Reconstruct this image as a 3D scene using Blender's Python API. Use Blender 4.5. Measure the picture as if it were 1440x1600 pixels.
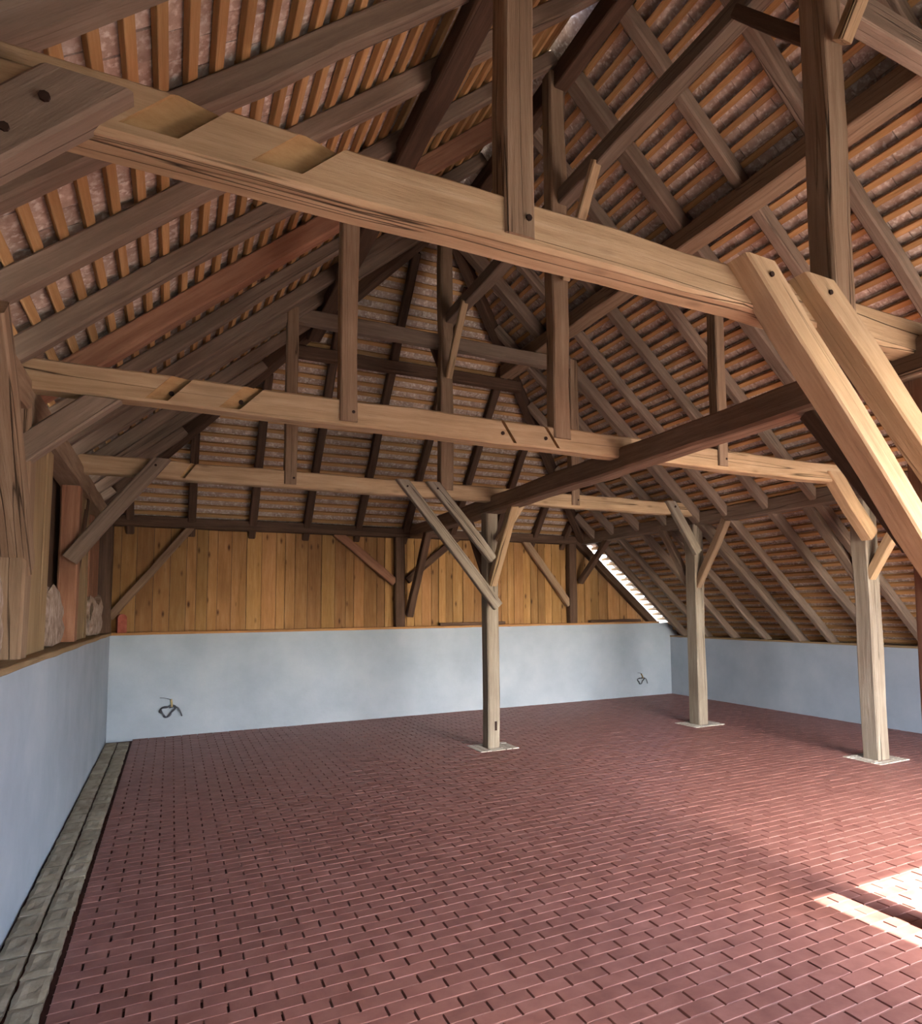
import bpy, bmesh, math, random
from mathutils import Vector, Matrix
random.seed(7)
S = bpy.context.scene
for o in list(bpy.data.objects): bpy.data.objects.remove(o)
COL = S.collection

# ------------------------------------------------------------------ camera
CAM = Vector((0, 0, 1.7))
F, PX, PY = 1037.99, 801.34, 871.68
yaw, pit, rol = -0.473515, 0.077275, -0.010240
cy, sy, cp, sp, cr, sr = math.cos(yaw), math.sin(yaw), math.cos(pit), math.sin(pit), math.cos(rol), math.sin(rol)
A_ = Matrix(((1, 0, 0), (0, 0, -1), (0, 1, 0)))
RW = Matrix(((cr, -sr, 0), (sr, cr, 0), (0, 0, 1))) @ Matrix(((1, 0, 0), (0, cp, sp), (0, -sp, cp))) @ A_ @ Matrix(((cy, sy, 0), (-sy, cy, 0), (0, 0, 1)))
cam = bpy.data.cameras.new('camera'); camo = bpy.data.objects.new('camera', cam); COL.objects.link(camo)
cam.sensor_fit = 'HORIZONTAL'; cam.sensor_width = 36; cam.lens = 36 * F / 1440
cam.shift_x = -(PX - 720) / 1440; cam.shift_y = (PY - 800) / 1440
cam.clip_start = 0.02; cam.clip_end = 400
mw = Matrix((RW[0], -RW[1], -RW[2])).transposed().to_4x4(); mw.translation = CAM
camo.matrix_world = mw
S.camera = camo

# ------------------------------------------------------------------ world, sun, exposure
W = bpy.data.worlds.new('sky'); S.world = W; W.use_nodes = True
wn = W.node_tree; wn.nodes.clear()
sky = wn.nodes.new('ShaderNodeTexSky'); sky.sky_type = 'NISHITA'; sky.sun_disc = False
sky.sun_elevation = math.radians(39); sky.sun_rotation = math.radians(180); sky.altitude = 300; sky.air_density = 0.6; sky.dust_density = 2.5; sky.ozone_density = 0.6
bg = wn.nodes.new('ShaderNodeBackground'); bg.inputs['Strength'].default_value = 1.75
wo = wn.nodes.new('ShaderNodeOutputWorld')
wn.links.new(sky.outputs[0], bg.inputs[0]); wn.links.new(bg.outputs[0], wo.inputs[0])
SUN_EL = math.atan(0.817)
sl = bpy.data.lights.new('sun', 'SUN'); sl.energy = 17.0; sl.angle = math.radians(0.6); sl.color = (1, 0.95, 0.86)
so = bpy.data.objects.new('sun', sl); COL.objects.link(so)
so.rotation_euler = Vector((-0.03, 1, -0.817)).to_track_quat('-Z', 'Y').to_euler()
so.location = (4, -10, 10)
S.view_settings.view_transform = 'Standard'; S.view_settings.look = 'None'
S.view_settings.exposure = 1.45; S.view_settings.gamma = 1.0
S.view_settings.use_curve_mapping = False
S.cycles.max_bounces = 10; S.cycles.diffuse_bounces = 2; S.cycles.glossy_bounces = 3
S.cycles.sample_clamp_indirect = 8.0
S.cycles.use_denoising = True; S.cycles.adaptive_threshold = 0.02

# ------------------------------------------------------------------ materials
def nodes(name):
    m = bpy.data.materials.new(name); m.use_nodes = True
    nt = m.node_tree; b = nt.nodes['Principled BSDF']
    return m, nt, b
def N(nt, t, **kw):
    n = nt.nodes.new(t)
    for k, v in kw.items():
        if k.startswith('i_'): n.inputs[k[2:].replace('_', ' ')].default_value = v
        else: setattr(n, k, v)
    return n
def ramp(nt, stops):
    r = nt.nodes.new('ShaderNodeValToRGB'); e = r.color_ramp.elements
    while len(e) < len(stops): e.new(0.5)
    for i, (p, c) in enumerate(stops):
        e[i].position = p; e[i].color = (c[0], c[1], c[2], 1) if len(c) == 3 else c
    return r
def mix(nt, a, b, f, mode='MIX'):
    m = nt.nodes.new('ShaderNodeMix'); m.data_type = 'RGBA'; m.blend_type = mode
    for s, v in ((6, a), (7, b), (0, f)):
        if hasattr(v, 'links'): nt.links.new(v, m.inputs[s])
        else: m.inputs[s].default_value = (*v, 1) if isinstance(v, tuple) and len(v) == 3 else v
    return m.outputs[2]

def wood(name, dark, mid, light, rough=0.8, vary=0.25, crack=0.5, knots=0.0, grain=14.0, hue=0.0, blotch=0.35, blotch_col=None):
    m, nt, b = nodes(name); L = nt.links.new
    tc = N(nt, 'ShaderNodeTexCoord'); oi = N(nt, 'ShaderNodeObjectInfo')
    off = N(nt, 'ShaderNodeVectorMath', operation='SCALE'); off.inputs[0].default_value = (37.3, 11.7, 23.9); L(oi.outputs['Random'], off.inputs['Scale'])
    add = N(nt, 'ShaderNodeVectorMath', operation='ADD'); L(tc.outputs['Object'], add.inputs[0]); L(off.outputs[0], add.inputs[1])
    mp = N(nt, 'ShaderNodeMapping'); mp.inputs['Scale'].default_value = (0.9, grain, grain); L(add.outputs[0], mp.inputs[0])
    n1 = N(nt, 'ShaderNodeTexNoise', i_Scale=1.6, i_Detail=8.0, i_Roughness=0.72, i_Distortion=0.12); L(mp.outputs[0], n1.inputs['Vector'])
    r = ramp(nt, [(0.27, tuple(0.7*a+0.3*b_ for a,b_ in zip(dark, mid))), (0.5, mid), (0.76, light)]); L(n1.outputs['Fac'], r.inputs[0])
    n2 = N(nt, 'ShaderNodeTexNoise', i_Scale=2.2, i_Detail=3.0); L(add.outputs[0], n2.inputs['Vector'])
    r2 = ramp(nt, [(0.35, (0, 0, 0)), (0.7, (1, 1, 1))]); L(n2.outputs['Fac'], r2.inputs[0])
    bl = N(nt, 'ShaderNodeMath', operation='MULTIPLY'); L(r2.outputs[0], bl.inputs[0]); bl.inputs[1].default_value = blotch
    c = mix(nt, r.outputs[0], blotch_col or tuple(x * 0.55 for x in mid), bl.outputs[0])
    # drying cracks: thin dark lines along the grain
    mp2 = N(nt, 'ShaderNodeMapping'); mp2.inputs['Scale'].default_value = (0.16, 8.0, 8.0); L(add.outputs[0], mp2.inputs[0])
    n3 = N(nt, 'ShaderNodeTexNoise', i_Scale=1.3, i_Detail=2.0, i_Roughness=0.55); L(mp2.outputs[0], n3.inputs['Vector'])
    r3 = ramp(nt, [(0.488, (0, 0, 0)), (0.5, (1, 1, 1)), (0.512, (0, 0, 0))]); L(n3.outputs['Fac'], r3.inputs[0])
    n5 = N(nt, 'ShaderNodeTexNoise', i_Scale=1.1, i_Detail=1.0); L(mp2.outputs[0], n5.inputs['Vector'])
    r5 = ramp(nt, [(0.44, (0, 0, 0)), (0.56, (crack, crack, crack))]); L(n5.outputs['Fac'], r5.inputs[0])
    ck = N(nt, 'ShaderNodeMath', operation='MULTIPLY'); L(r3.outputs[0], ck.inputs[0]); L(r5.outputs[0], ck.inputs[1])
    c = mix(nt, c, tuple(x * 0.18 for x in dark), ck.outputs[0])
    if knots:
        mp4 = N(nt, 'ShaderNodeMapping'); mp4.inputs['Scale'].default_value = (2.6, 7.0, 7.0); L(add.outputs[0], mp4.inputs[0])
        v = N(nt, 'ShaderNodeTexVoronoi', i_Scale=1.0); L(mp4.outputs[0], v.inputs['Vector'])
        r4 = ramp(nt, [(0.05, (1, 1, 1)), (0.17, (0, 0, 0))]); L(v.outputs['Distance'], r4.inputs[0])
        km = N(nt, 'ShaderNodeMath', operation='MULTIPLY'); L(r4.outputs[0], km.inputs[0]); km.inputs[1].default_value = knots
        c = mix(nt, c, (0.05, 0.018, 0.006), km.outputs[0])
    hs = N(nt, 'ShaderNodeHueSaturation'); L(c, hs.inputs['Color'])
    mr = N(nt, 'ShaderNodeMapRange'); mr.inputs['To Min'].default_value = 1 - vary; mr.inputs['To Max'].default_value = 1 + vary; L(oi.outputs['Random'], mr.inputs['Value']); L(mr.outputs[0], hs.inputs['Value'])
    if hue:
        m7 = N(nt, 'ShaderNodeMath', operation='MULTIPLY'); L(oi.outputs['Random'], m7.inputs[0]); m7.inputs[1].default_value = 7.31
        fr = N(nt, 'ShaderNodeMath', operation='FRACT'); L(m7.outputs[0], fr.inputs[0])
        mh = N(nt, 'ShaderNodeMapRange'); mh.inputs['To Min'].default_value = 0.5 - hue; mh.inputs['To Max'].default_value = 0.5 + hue; L(fr.outputs[0], mh.inputs['Value']); L(mh.outputs[0], hs.inputs['Hue'])
    L(hs.outputs[0], b.inputs['Base Color']); b.inputs['Roughness'].default_value = rough
    bs = N(nt, 'ShaderNodeMath', operation='SUBTRACT'); L(n1.outputs['Fac'], bs.inputs[0]); L(ck.outputs[0], bs.inputs[1])
    bp = N(nt, 'ShaderNodeBump', i_Strength=0.75, i_Distance=0.012); L(bs.outputs[0], bp.inputs['Height']); L(bp.outputs[0], b.inputs['Normal'])
    b.inputs['Specular IOR Level'].default_value = 0.25
    return m

def mottled(name, stops, scale=6.0, rough=0.85, vary=0.0, bump=0.2, bscale=40.0, coord='Object', fine=None, spec=0.3, dist=0.01):
    m, nt, b = nodes(name); L = nt.links.new
    tc = N(nt, 'ShaderNodeTexCoord'); oi = N(nt, 'ShaderNodeObjectInfo')
    off = N(nt, 'ShaderNodeVectorMath', operation='SCALE'); off.inputs[0].default_value = (17.3, 31.7, 5.9); L(oi.outputs['Random'], off.inputs['Scale'])
    add = N(nt, 'ShaderNodeVectorMath', operation='ADD'); L(tc.outputs[coord], add.inputs[0])
    if vary: L(off.outputs[0], add.inputs[1])
    n1 = N(nt, 'ShaderNodeTexNoise', i_Scale=scale, i_Detail=6.0, i_Roughness=0.6); L(add.outputs[0], n1.inputs['Vector'])
    r = ramp(nt, stops); L(n1.outputs['Fac'], r.inputs[0]); c = r.outputs[0]
    nb = N(nt, 'ShaderNodeTexNoise', i_Scale=bscale, i_Detail=4.0); L(add.outputs[0], nb.inputs['Vector'])
    if fine:
        rf = ramp(nt, [(0.5, (0, 0, 0)), (0.68, (1, 1, 1))]); L(nb.outputs['Fac'], rf.inputs[0])
        c = mix(nt, c, fine, rf.outputs[0])
    if vary:
        hs = N(nt, 'ShaderNodeHueSaturation'); L(c, hs.inputs['Color'])
        mr = N(nt, 'ShaderNodeMapRange'); mr.inputs['To Min'].default_value = 1 - vary; mr.inputs['To Max'].default_value = 1 + vary; L(oi.outputs['Random'], mr.inputs['Value']); L(mr.outputs[0], hs.inputs['Value']); c = hs.outputs[0]
    L(c, b.inputs['Base Color']); b.inputs['Roughness'].default_value = rough; b.inputs['Specular IOR Level'].default_value = spec
    bp = N(nt, 'ShaderNodeBump', i_Strength=bump, i_Distance=dist); L(nb.outputs['Fac'], bp.inputs['Height']); L(bp.outputs[0], b.inputs['Normal'])
    return m

M = {}
M['old'] = wood('old_oak', (0.17, 0.105, 0.06), (0.31, 0.205, 0.125), (0.44, 0.32, 0.21), vary=0.12, crack=0.8)
M['tie'] = wood('hewn_spruce', (0.27, 0.165, 0.08), (0.49, 0.335, 0.185), (0.63, 0.46, 0.29), vary=0.06, crack=1.0, knots=0.35)
M['rafter'] = wood('grey_rafter_wood', (0.14, 0.095, 0.065), (0.25, 0.18, 0.125), (0.36, 0.27, 0.20), vary=0.18, crack=0.6)
M['red'] = wood('reddish_rafter_wood', (0.18, 0.075, 0.04), (0.34, 0.165, 0.095), (0.46, 0.25, 0.15), vary=0.08, crack=0.4)
M['plate'] = wood('brown_plate_wood', (0.12, 0.07, 0.042), (0.24, 0.15, 0.092), (0.35, 0.235, 0.155), vary=0.05, crack=0.6)  # brown between the old and the dark wood
M['dark'] = wood('dark_stained_wood', (0.05, 0.026, 0.016), (0.10, 0.058, 0.036), (0.17, 0.10, 0.065), vary=0.15, crack=0.5)
M['post'] = wood('weathered_post_wood', (0.15, 0.115, 0.08), (0.285, 0.24, 0.175), (0.44, 0.395, 0.315), vary=0.05, crack=0.9, blotch_col=(0.17, 0.125, 0.09))
M['batten'] = wood('new_batten_wood', (0.36, 0.185, 0.065), (0.52, 0.295, 0.12), (0.66, 0.42, 0.20), vary=0.18, crack=0.15, grain=20, blotch=0.15)
M['plank'] = wood('new_plank_wood', (0.23, 0.11, 0.034), (0.37, 0.195, 0.07), (0.48, 0.285, 0.125), vary=0.28, crack=0.2, knots=0.9, grain=9, hue=0.006, blotch=0.35)
M['pale_plank'] = wood('pale_plank_wood', (0.24, 0.155, 0.075), (0.36, 0.245, 0.125), (0.46, 0.33, 0.19), vary=0.12, crack=0.3, grain=9)
M['tile'] = mottled('clay_tile_underside', [(0.3, (0.36, 0.25, 0.185)), (0.5, (0.52, 0.39, 0.30)), (0.7, (0.66, 0.54, 0.44))], scale=9, vary=0.18, bump=0.5, bscale=30, fine=(0.78, 0.71, 0.62))
M['white'] = mottled('painted_plaster', [(0.3, (0.34, 0.395, 0.44)), (0.55, (0.40, 0.455, 0.50)), (0.75, (0.45, 0.50, 0.535))], scale=1.6, bump=0.25, bscale=18, spec=0.15, dist=0.006)
M['brick'] = mottled('red_paver', [(0.3, (0.205, 0.087, 0.071)), (0.55, (0.275, 0.124, 0.101)), (0.75, (0.335, 0.163, 0.136))], scale=7, rough=0.52, vary=0.10, bump=0.12, bscale=70, spec=0.35, dist=0.004)
M['mortar'] = mottled('pink_joint_sand', [(0.3, (0.31, 0.165, 0.14)), (0.6, (0.40, 0.235, 0.205)), (0.8, (0.48, 0.315, 0.28))], scale=3, bump=0.3, bscale=90)
M['bed'] = mottled('dark_bedding', [(0.3, (0.05, 0.02, 0.016)), (0.7, (0.10, 0.04, 0.034))], scale=5)
M['stone'] = mottled('concrete_kerb', [(0.3, (0.24, 0.20, 0.135)), (0.55, (0.34, 0.295, 0.21)), (0.75, (0.42, 0.375, 0.28))], scale=8, vary=0.12, bump=0.4, bscale=45)
M['pad'] = mottled('pale_stone_pad', [(0.3, (0.42, 0.38, 0.30)), (0.55, (0.62, 0.58, 0.49)), (0.75, (0.72, 0.69, 0.60))], scale=14, bump=0.4, bscale=50)
M['rubble'] = mottled('old_masonry', [(0.3, (0.20, 0.13, 0.09)), (0.5, (0.42, 0.31, 0.23)), (0.7, (0.62, 0.52, 0.43))], scale=12, bump=0.7, bscale=20)
M['redclay'] = mottled('red_clay', [(0.3, (0.22, 0.05, 0.03)), (0.7, (0.40, 0.12, 0.08))], scale=12, vary=0.1)
M['cable'] = mottled('grey_cable', [(0.3, (0.05, 0.055, 0.065)), (0.7, (0.10, 0.105, 0.12))], scale=9, rough=0.5)
M['tape'] = mottled('yellow_tape', [(0.3, (0.42, 0.30, 0.12)), (0.7, (0.55, 0.42, 0.2))], scale=9)
M['fresh'] = wood('fresh_cut_wood', (0.26, 0.135, 0.05), (0.42, 0.245, 0.105), (0.52, 0.33, 0.16), vary=0.05, crack=0.1)
M['hole'] = mottled('hole_shade', [(0.3, (0.015, 0.008, 0.005)), (0.7, (0.04, 0.018, 0.011))], scale=9)  # near-black colour stands for the shade inside peg holes and the slot
M['ground'] = mottled('courtyard_gravel', [(0.3, (0.36, 0.33, 0.28)), (0.7, (0.52, 0.49, 0.43))], scale=2)

# ------------------------------------------------------------------ builders
def link(o, parent=None):
    COL.objects.link(o)
    if parent is not None: o.parent = parent
    return o
def tag(o, label, cat=None, group=None, kind=None):
    o['label'] = label
    if cat: o['category'] = cat
    if group: o['group'] = group
    if kind: o['kind'] = kind
    return o
def empty(name, loc=(0, 0, 0)):
    o = bpy.data.objects.new(name, None); o.location = loc; o.empty_display_size = 0.2
    return link(o)
def structure(o, label): o['kind'] = 'structure'; o['label'] = label; return o
WM = {}                                            # world matrix of every parent
def put(o, parent, mat4):
    WM[o.name] = mat4.copy()
    if parent is not None:
        o.parent = parent
        w = WM.get(parent.name)
        o.matrix_basis = (w.inverted() if w else Matrix.Translation(-parent.location)) @ mat4
    else: o.matrix_basis = mat4
def mesh_obj(name, verts, faces, mat, parent=None, mat4=Matrix.Identity(4)):
    me = bpy.data.meshes.new(name); me.from_pydata(verts, [], faces); me.update()
    me.materials.append(mat)
    o = bpy.data.objects.new(name, me); COL.objects.link(o); put(o, parent, mat4)
    return o
def box_vf(x0, y0, z0, x1, y1, z1, vs, fs):
    b = len(vs)
    vs += [(x0, y0, z0), (x1, y0, z0), (x1, y1, z0), (x0, y1, z0), (x0, y0, z1), (x1, y0, z1), (x1, y1, z1), (x0, y1, z1)]
    fs += [tuple(b + i for i in f) for f in ((0, 3, 2, 1), (4, 5, 6, 7), (0, 1, 5, 4), (1, 2, 6, 5), (2, 3, 7, 6), (3, 0, 4, 7))]
def boxes(name, bl, mat, parent=None):
    vs, fs = [], []
    for b in bl: box_vf(*b, vs, fs)
    return mesh_obj(name, vs, fs, mat, parent)
def frame(p0, p1, up):
    x = (Vector(p1) - Vector(p0)).normalized(); u = Vector(up)
    z = (u - x * u.dot(x)).normalized(); y = z.cross(x)
    m = Matrix((x, y, z)).transposed().to_4x4(); m.translation = Vector(p0)
    return m
def beam_mesh(name, L, w, h, seg=0.4, jit=0.004, ch=0.008, e0=0.0, e1=0.0, sag=0.0, rnd=None, sk0=0.0, sk1=0.0):
    """bar along +X, section w (Y) x h (Z); e0/e1 skew the end cuts in Z; eight-sided section, slightly uneven like hewn timber"""
    R = rnd or random
    n = max(1, int(round(L / seg)))
    vs, fs = [], []
    prof = [(-w/2 + ch, -h/2), (w/2 - ch, -h/2), (w/2, -h/2 + ch), (w/2, h/2 - ch), (w/2 - ch, h/2), (-w/2 + ch, h/2), (-w/2, h/2 - ch), (-w/2, -h/2 + ch)]
    for i in range(n + 1):
        t = i / n; x = L * t
        dy, dz = R.uniform(-jit, jit), R.uniform(-jit, jit) - sag * math.sin(math.pi * t)
        ky, kz = 1 + R.uniform(-jit, jit) / w * 1.2, 1 + R.uniform(-jit, jit) / h * 1.2
        for (y, z) in prof:
            xx = x
            if i == 0: xx = x + e0 * z / h + sk0 * y
            elif i == n: xx = x + e1 * z / h + sk1 * y
            vs.append((xx, y * ky + dy, z * kz + dz))
    for i in range(n):
        a, b = i * 8, (i + 1) * 8
        for k in range(8):
            k2 = (k + 1) % 8
            fs.append((a + k, b + k, b + k2, a + k2)[::-1])
    fs.append(tuple(range(8))); fs.append(tuple(range(n * 8 + 7, n * 8 - 1, -1)))
    fs[-2] = fs[-2][::-1]; fs[-1] = fs[-1][::-1]
    me = bpy.data.meshes.new(name); me.from_pydata(vs, [], fs); me.update()
    bm = bmesh.new(); bm.from_mesh(me); bmesh.ops.recalc_face_normals(bm, faces=bm.faces); bm.to_mesh(me); bm.free()
    return me
def beam(name, p0, p1, w, h, mat, parent=None, up=(0, 0, 1), **kw):
    p0, p1 = Vector(p0), Vector(p1)
    me = beam_mesh(name, (p1 - p0).length, w, h, **kw); me.materials.append(mat)
    o = bpy.data.objects.new(name, me); COL.objects.link(o)
    put(o, parent, frame(p0, p1, up))
    return o
def cut(o, cutters):
    """subtract the given cutter boxes (mesh objects) from o, then remove them"""
    for c in cutters:
        md = o.modifiers.new('cut', 'BOOLEAN'); md.operation = 'DIFFERENCE'; md.object = c; md.solver = 'EXACT'; md.material_mode = 'TRANSFER'
    bpy.context.view_layer.update()
    dg = bpy.context.evaluated_depsgraph_get()
    me = bpy.data.meshes.new_from_object(o.evaluated_get(dg))
    o.modifiers.clear(); o.data = me
    for c in cutters: bpy.data.objects.remove(c)
def peg(parent, x, y, z, r=0.012, axis='Y', d=0.008, mat='hole'):
    vs, fs = [], []
    for k in range(8):
        a = 2 * math.pi * k / 8
        for e in (-d / 2, d / 2):
            vs.append((r * math.cos(a), e, r * math.sin(a)) if axis == 'Y' else (e, r * math.cos(a), r * math.sin(a)))
    for k in range(8):
        a, b = 2 * k, 2 * ((k + 1) % 8); fs.append((a, a + 1, b + 1, b))
    fs.append(tuple(range(0, 16, 2))); fs.append(tuple(range(15, 0, -2)))
    return mesh_obj('peg', vs, fs, M[mat], parent, Matrix.Translation((x, y, z)))
def project(P):
    c = RW @ (Vector(P) - CAM)
    if c.z < 0.05: return None
    return PX + F * c.x / c.z, PY + F * c.y / c.z, c.z
def in_view(P, pad=20):
    q = project(P)
    return q is not None and -pad < q[0] < 1440 + pad and -pad < q[1] < 1600 + pad

# ------------------------------------------------------------------ room dimensions
XL, XR, YB, YF = -0.74, 8.9, 10.5, -0.6          # inner faces of the low walls
T = 0.885                                         # roof pitch (rise over run)
XC, ZC = 2.9, 6.48                                # underside of rafters at the ridge
def zl(x): return ZC - T * (XC - x)
def zr(x): return ZC - T * (x - XC)
YH0, HS = 7.4, 1.12                               # hip: ridge end and pitch
def zh(y): return ZC - HS * (y - YH0)
ZW = 1.40                                         # height of the low white walls
GX0, GX1, GZ = 3.46, 6.75, 3.0
WX0, WX1, WZ0, WZ1 = 0.5, 1.6, 1.35, 2.2      # unseen window opening added behind the camera for frontal fill light                     # gate opening in the front wall

# ------------------------------------------------------------------ setting: ground, walls
o = mesh_obj('ground', [(-60, -80, -0.06), (60, -80, -0.06), (60, 80, -0.06), (-60, 80, -0.06)], [(0, 1, 2, 3)], M['ground'])
structure(o, 'pale gravel yard outside the barn')
wl = boxes('wall_left', [(XL - 0.3, YF, -0.1, XL, YB + 0.3, ZW)], M['white']); structure(wl, 'low white plastered wall on the left under the posts')
wb = boxes('wall_back', [(XL - 0.3, YB, -0.1, XR + 0.3, YB + 0.3, ZW)], M['white']); structure(wb, 'low white plastered end wall with vertical pine planks above')
wr = boxes('wall_right', [(XR, YF, -0.1, XR + 0.3, YB + 0.3, 1.12)], M['white']); structure(wr, 'low white plastered wall under the right roof slope')
vs, fs = [], []
box_vf(XL - 0.3, YF - 0.3, 0, WX0, YF, GZ, vs, fs); box_vf(WX1, YF - 0.3, 0, GX0, YF, GZ, vs, fs)
box_vf(WX0, YF - 0.3, 0, WX1, YF, WZ0, vs, fs); box_vf(WX0, YF - 0.3, WZ1, WX1, YF, GZ, vs, fs); box_vf(GX1, YF - 0.3, 0, XR + 0.3, YF, 1.2, vs, fs); box_vf(GX1, YF - 0.3, 1.1, 8.3, YF, 1.9, vs, fs); box_vf(GX1, YF - 0.3, 1.8, 7.5, YF, 2.6, vs, fs)
# upper part of the front gable
b = len(vs)
pts = [(XL - 0.3, GZ), (GX1, GZ), (GX1, 1.5), (XR + 0.3, 1.5), (XR + 0.3, zr(XR + 0.3)), (XC, ZC), (XL - 0.3, zl(XL - 0.3))]
pts = [(XL - 0.3, GZ), (6.85, GZ), (XC, ZC + 0.02), (XL - 0.3, zl(XL - 0.3) + 0.02)]
vs += [(x, YF - 0.3, z) for x, z in pts] + [(x, YF, z) for x, z in pts]
n = len(pts); fs += [tuple(b + i for i in range(n)), tuple(b + n + i for i in reversed(range(n)))] + [(b + i, b + (i + 1) % n, b + n + (i + 1) % n, b + n + i) for i in range(n)]
o = mesh_obj('wall_front', vs, fs, M['dark']); structure(o, 'dark boarded front gable wall with the open gateway')  # unseen wall; window opening and dark colour added to steer the daylight

dl = empty('gate_light_blocker', (GX1 + 0.05, YF, 0)); structure(dl, 'added unseen gate leaf that keeps gate light off the right side')  # unseen leaf added to block gate light towards the right wall
for i in range(10):
    beam('plank', (GX1 + 0.05, YF + 0.1 + i * 0.18, 0.03), (GX1 + 0.05, YF + 0.1 + i * 0.18, 2.85), 0.176, 0.03, M['dark'], dl, up=(1, 0, 0), seg=3, jit=0.001, ch=0.003)
for z in (0.4, 1.5, 2.5):
    beam('ledge', (GX1 + 0.085, YF + 0.03, z), (GX1 + 0.085, YF + 1.8, z), 0.03, 0.14, M['dark'], dl, seg=2, jit=0.001, ch=0.003)

# thin boards capping the low walls
t1 = beam('trim_1', (XL - 0.28, YB + 0.12, ZW + 0.017), (8.62, YB + 0.12, ZW + 0.017), 0.27, 0.034, M['plank'], ch=0.004, jit=0.002); structure(t1, 'pale yellow board capping the back wall')
t2 = beam('trim_2', (XL - 0.13, YF + 0.02, ZW + 0.02), (XL - 0.13, YB - 0.02, ZW + 0.02), 0.29, 0.04, M['pale_plank'], ch=0.006, jit=0.004); structure(t2, 'brownish board capping the left wall')
t3 = beam('trim_3', (XR + 0.14, YF + 0.02, 1.135), (XR + 0.14, YB, 1.135), 0.3, 0.03, M['pale_plank'], ch=0.004, jit=0.002); structure(t3, 'narrow board capping the right wall under the rafters')

# ------------------------------------------------------------------ floor
BL, BW, PY0, PX0 = 0.2, 0.0867, 2.945, 0.96
XS = -0.452                                       # edge between concrete strip and pavers
fl = boxes('floor', [(XL, YF - 0.3, -0.06, XR, YB, -0.022)], M['bed']); structure(fl, 'red brick paved floor in running bond')
def brick_mesh(L, Wd, nm='brick'):
    c = 0.0015; x0, x1, y0, y1 = 0.0055, L - 0.0055, 0.0038, Wd - 0.0038
    vs = [(x0, y0, -0.03), (x1, y0, -0.03), (x1, y1, -0.03), (x0, y1, -0.03), (x0, y0, -c), (x1, y0, -c), (x1, y1, -c), (x0, y1, -c),
          (x0 + c, y0 + c, 0), (x1 - c, y0 + c, 0), (x1 - c, y1 - c, 0), (x0 + c, y1 - c, 0)]
    fs = [(0, 1, 5, 4), (1, 2, 6, 5), (2, 3, 7, 6), (3, 0, 4, 7), (4, 5, 9, 8), (5, 6, 10, 9), (6, 7, 11, 10), (7, 4, 8, 11), (8, 9, 10, 11)]
    return vs, fs
spots = []
r0 = int((YF - 0.3 - PY0) / BW); r1 = int((YB - PY0) / BW)
for r in range(r0, r1 + 1):
    y = PY0 + r * BW
    if y + BW > YB: continue
    xo = PX0 - (0 if r % 2 == 0 else BL / 2)
    k0 = math.floor((XS + 0.02 - xo) / BL)
    k = k0
    while True:
        x0 = xo + k * BL; x1 = x0 + BL; k += 1
        if x0 > XR: break
        x0c, x1c = max(x0, XS + 0.02), min(x1, XR)
        if x1c - x0c > 0.03: spots.append((x0c, y, x1c - x0c))
rb = random.Random(3)
full = [s for s in spots if abs(s[2] - BL) < 1e-4 and in_view((s[0] + BL / 2, s[1] + BW / 2, 0), 0)]
full.sort(key=lambda s: (Vector((s[0], s[1], 0)) - CAM).length)
near = set(full[:300])
vs, fs = brick_mesh(BL, BW)
bme = bpy.data.meshes.new('brick'); bme.from_pydata(vs, [], fs); bme.materials.append(M['brick'])
for s in full[:300]:
    o = bpy.data.objects.new('brick', bme); COL.objects.link(o); o.parent = fl
    o.location = (s[0], s[1], rb.uniform(-0.0015, 0.001)); o.rotation_euler = (rb.uniform(-0.005, 0.005), rb.uniform(-0.003, 0.003), rb.uniform(-0.006, 0.006))
vs, fs = [], []
for s in spots:
    if s in near: continue
    v, f = brick_mesh(s[2], BW); b = len(vs); dz = rb.uniform(-0.0015, 0.001); tx, ty = rb.uniform(-0.005, 0.005), rb.uniform(-0.003, 0.003)
    vs += [(x + s[0], y + s[1], z + dz + tx * (y - BW / 2) + ty * (x - BL / 2)) for x, y, z in v]; fs += [tuple(b + i for i in q) for q in f]
o = mesh_obj('brick_field', vs, fs, M['brick'], fl); o['kind'] = 'stuff'; o['label'] = 'further red pavers of the floor'
# sand-filled bed joints between the rows
vs, fs = [], []
for r in range(r0, r1 + 2):
    y = PY0 + r * BW
    if y > YB - 0.01: continue
    b = len(vs); n = 24
    for i in range(n + 1):
        x = XS + 0.02 + (XR - XS - 0.02) * i / n; z = -0.0022 + rb.uniform(-0.0018, 0.001)
        vs += [(x, y - 0.0045, z - 0.0008), (x, y, z - 0.0008), (x, y + 0.0045, z - 0.0008)]
    for i in range(n):
        a = b + 3 * i; fs += [(a, a + 3, a + 4, a + 1), (a + 1, a + 4, a + 5, a + 2)]
o = mesh_obj('joint_sand', vs, fs, M['mortar'], fl); o['kind'] = 'stuff'; o['label'] = 'light pink sand filling the joints'

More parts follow.
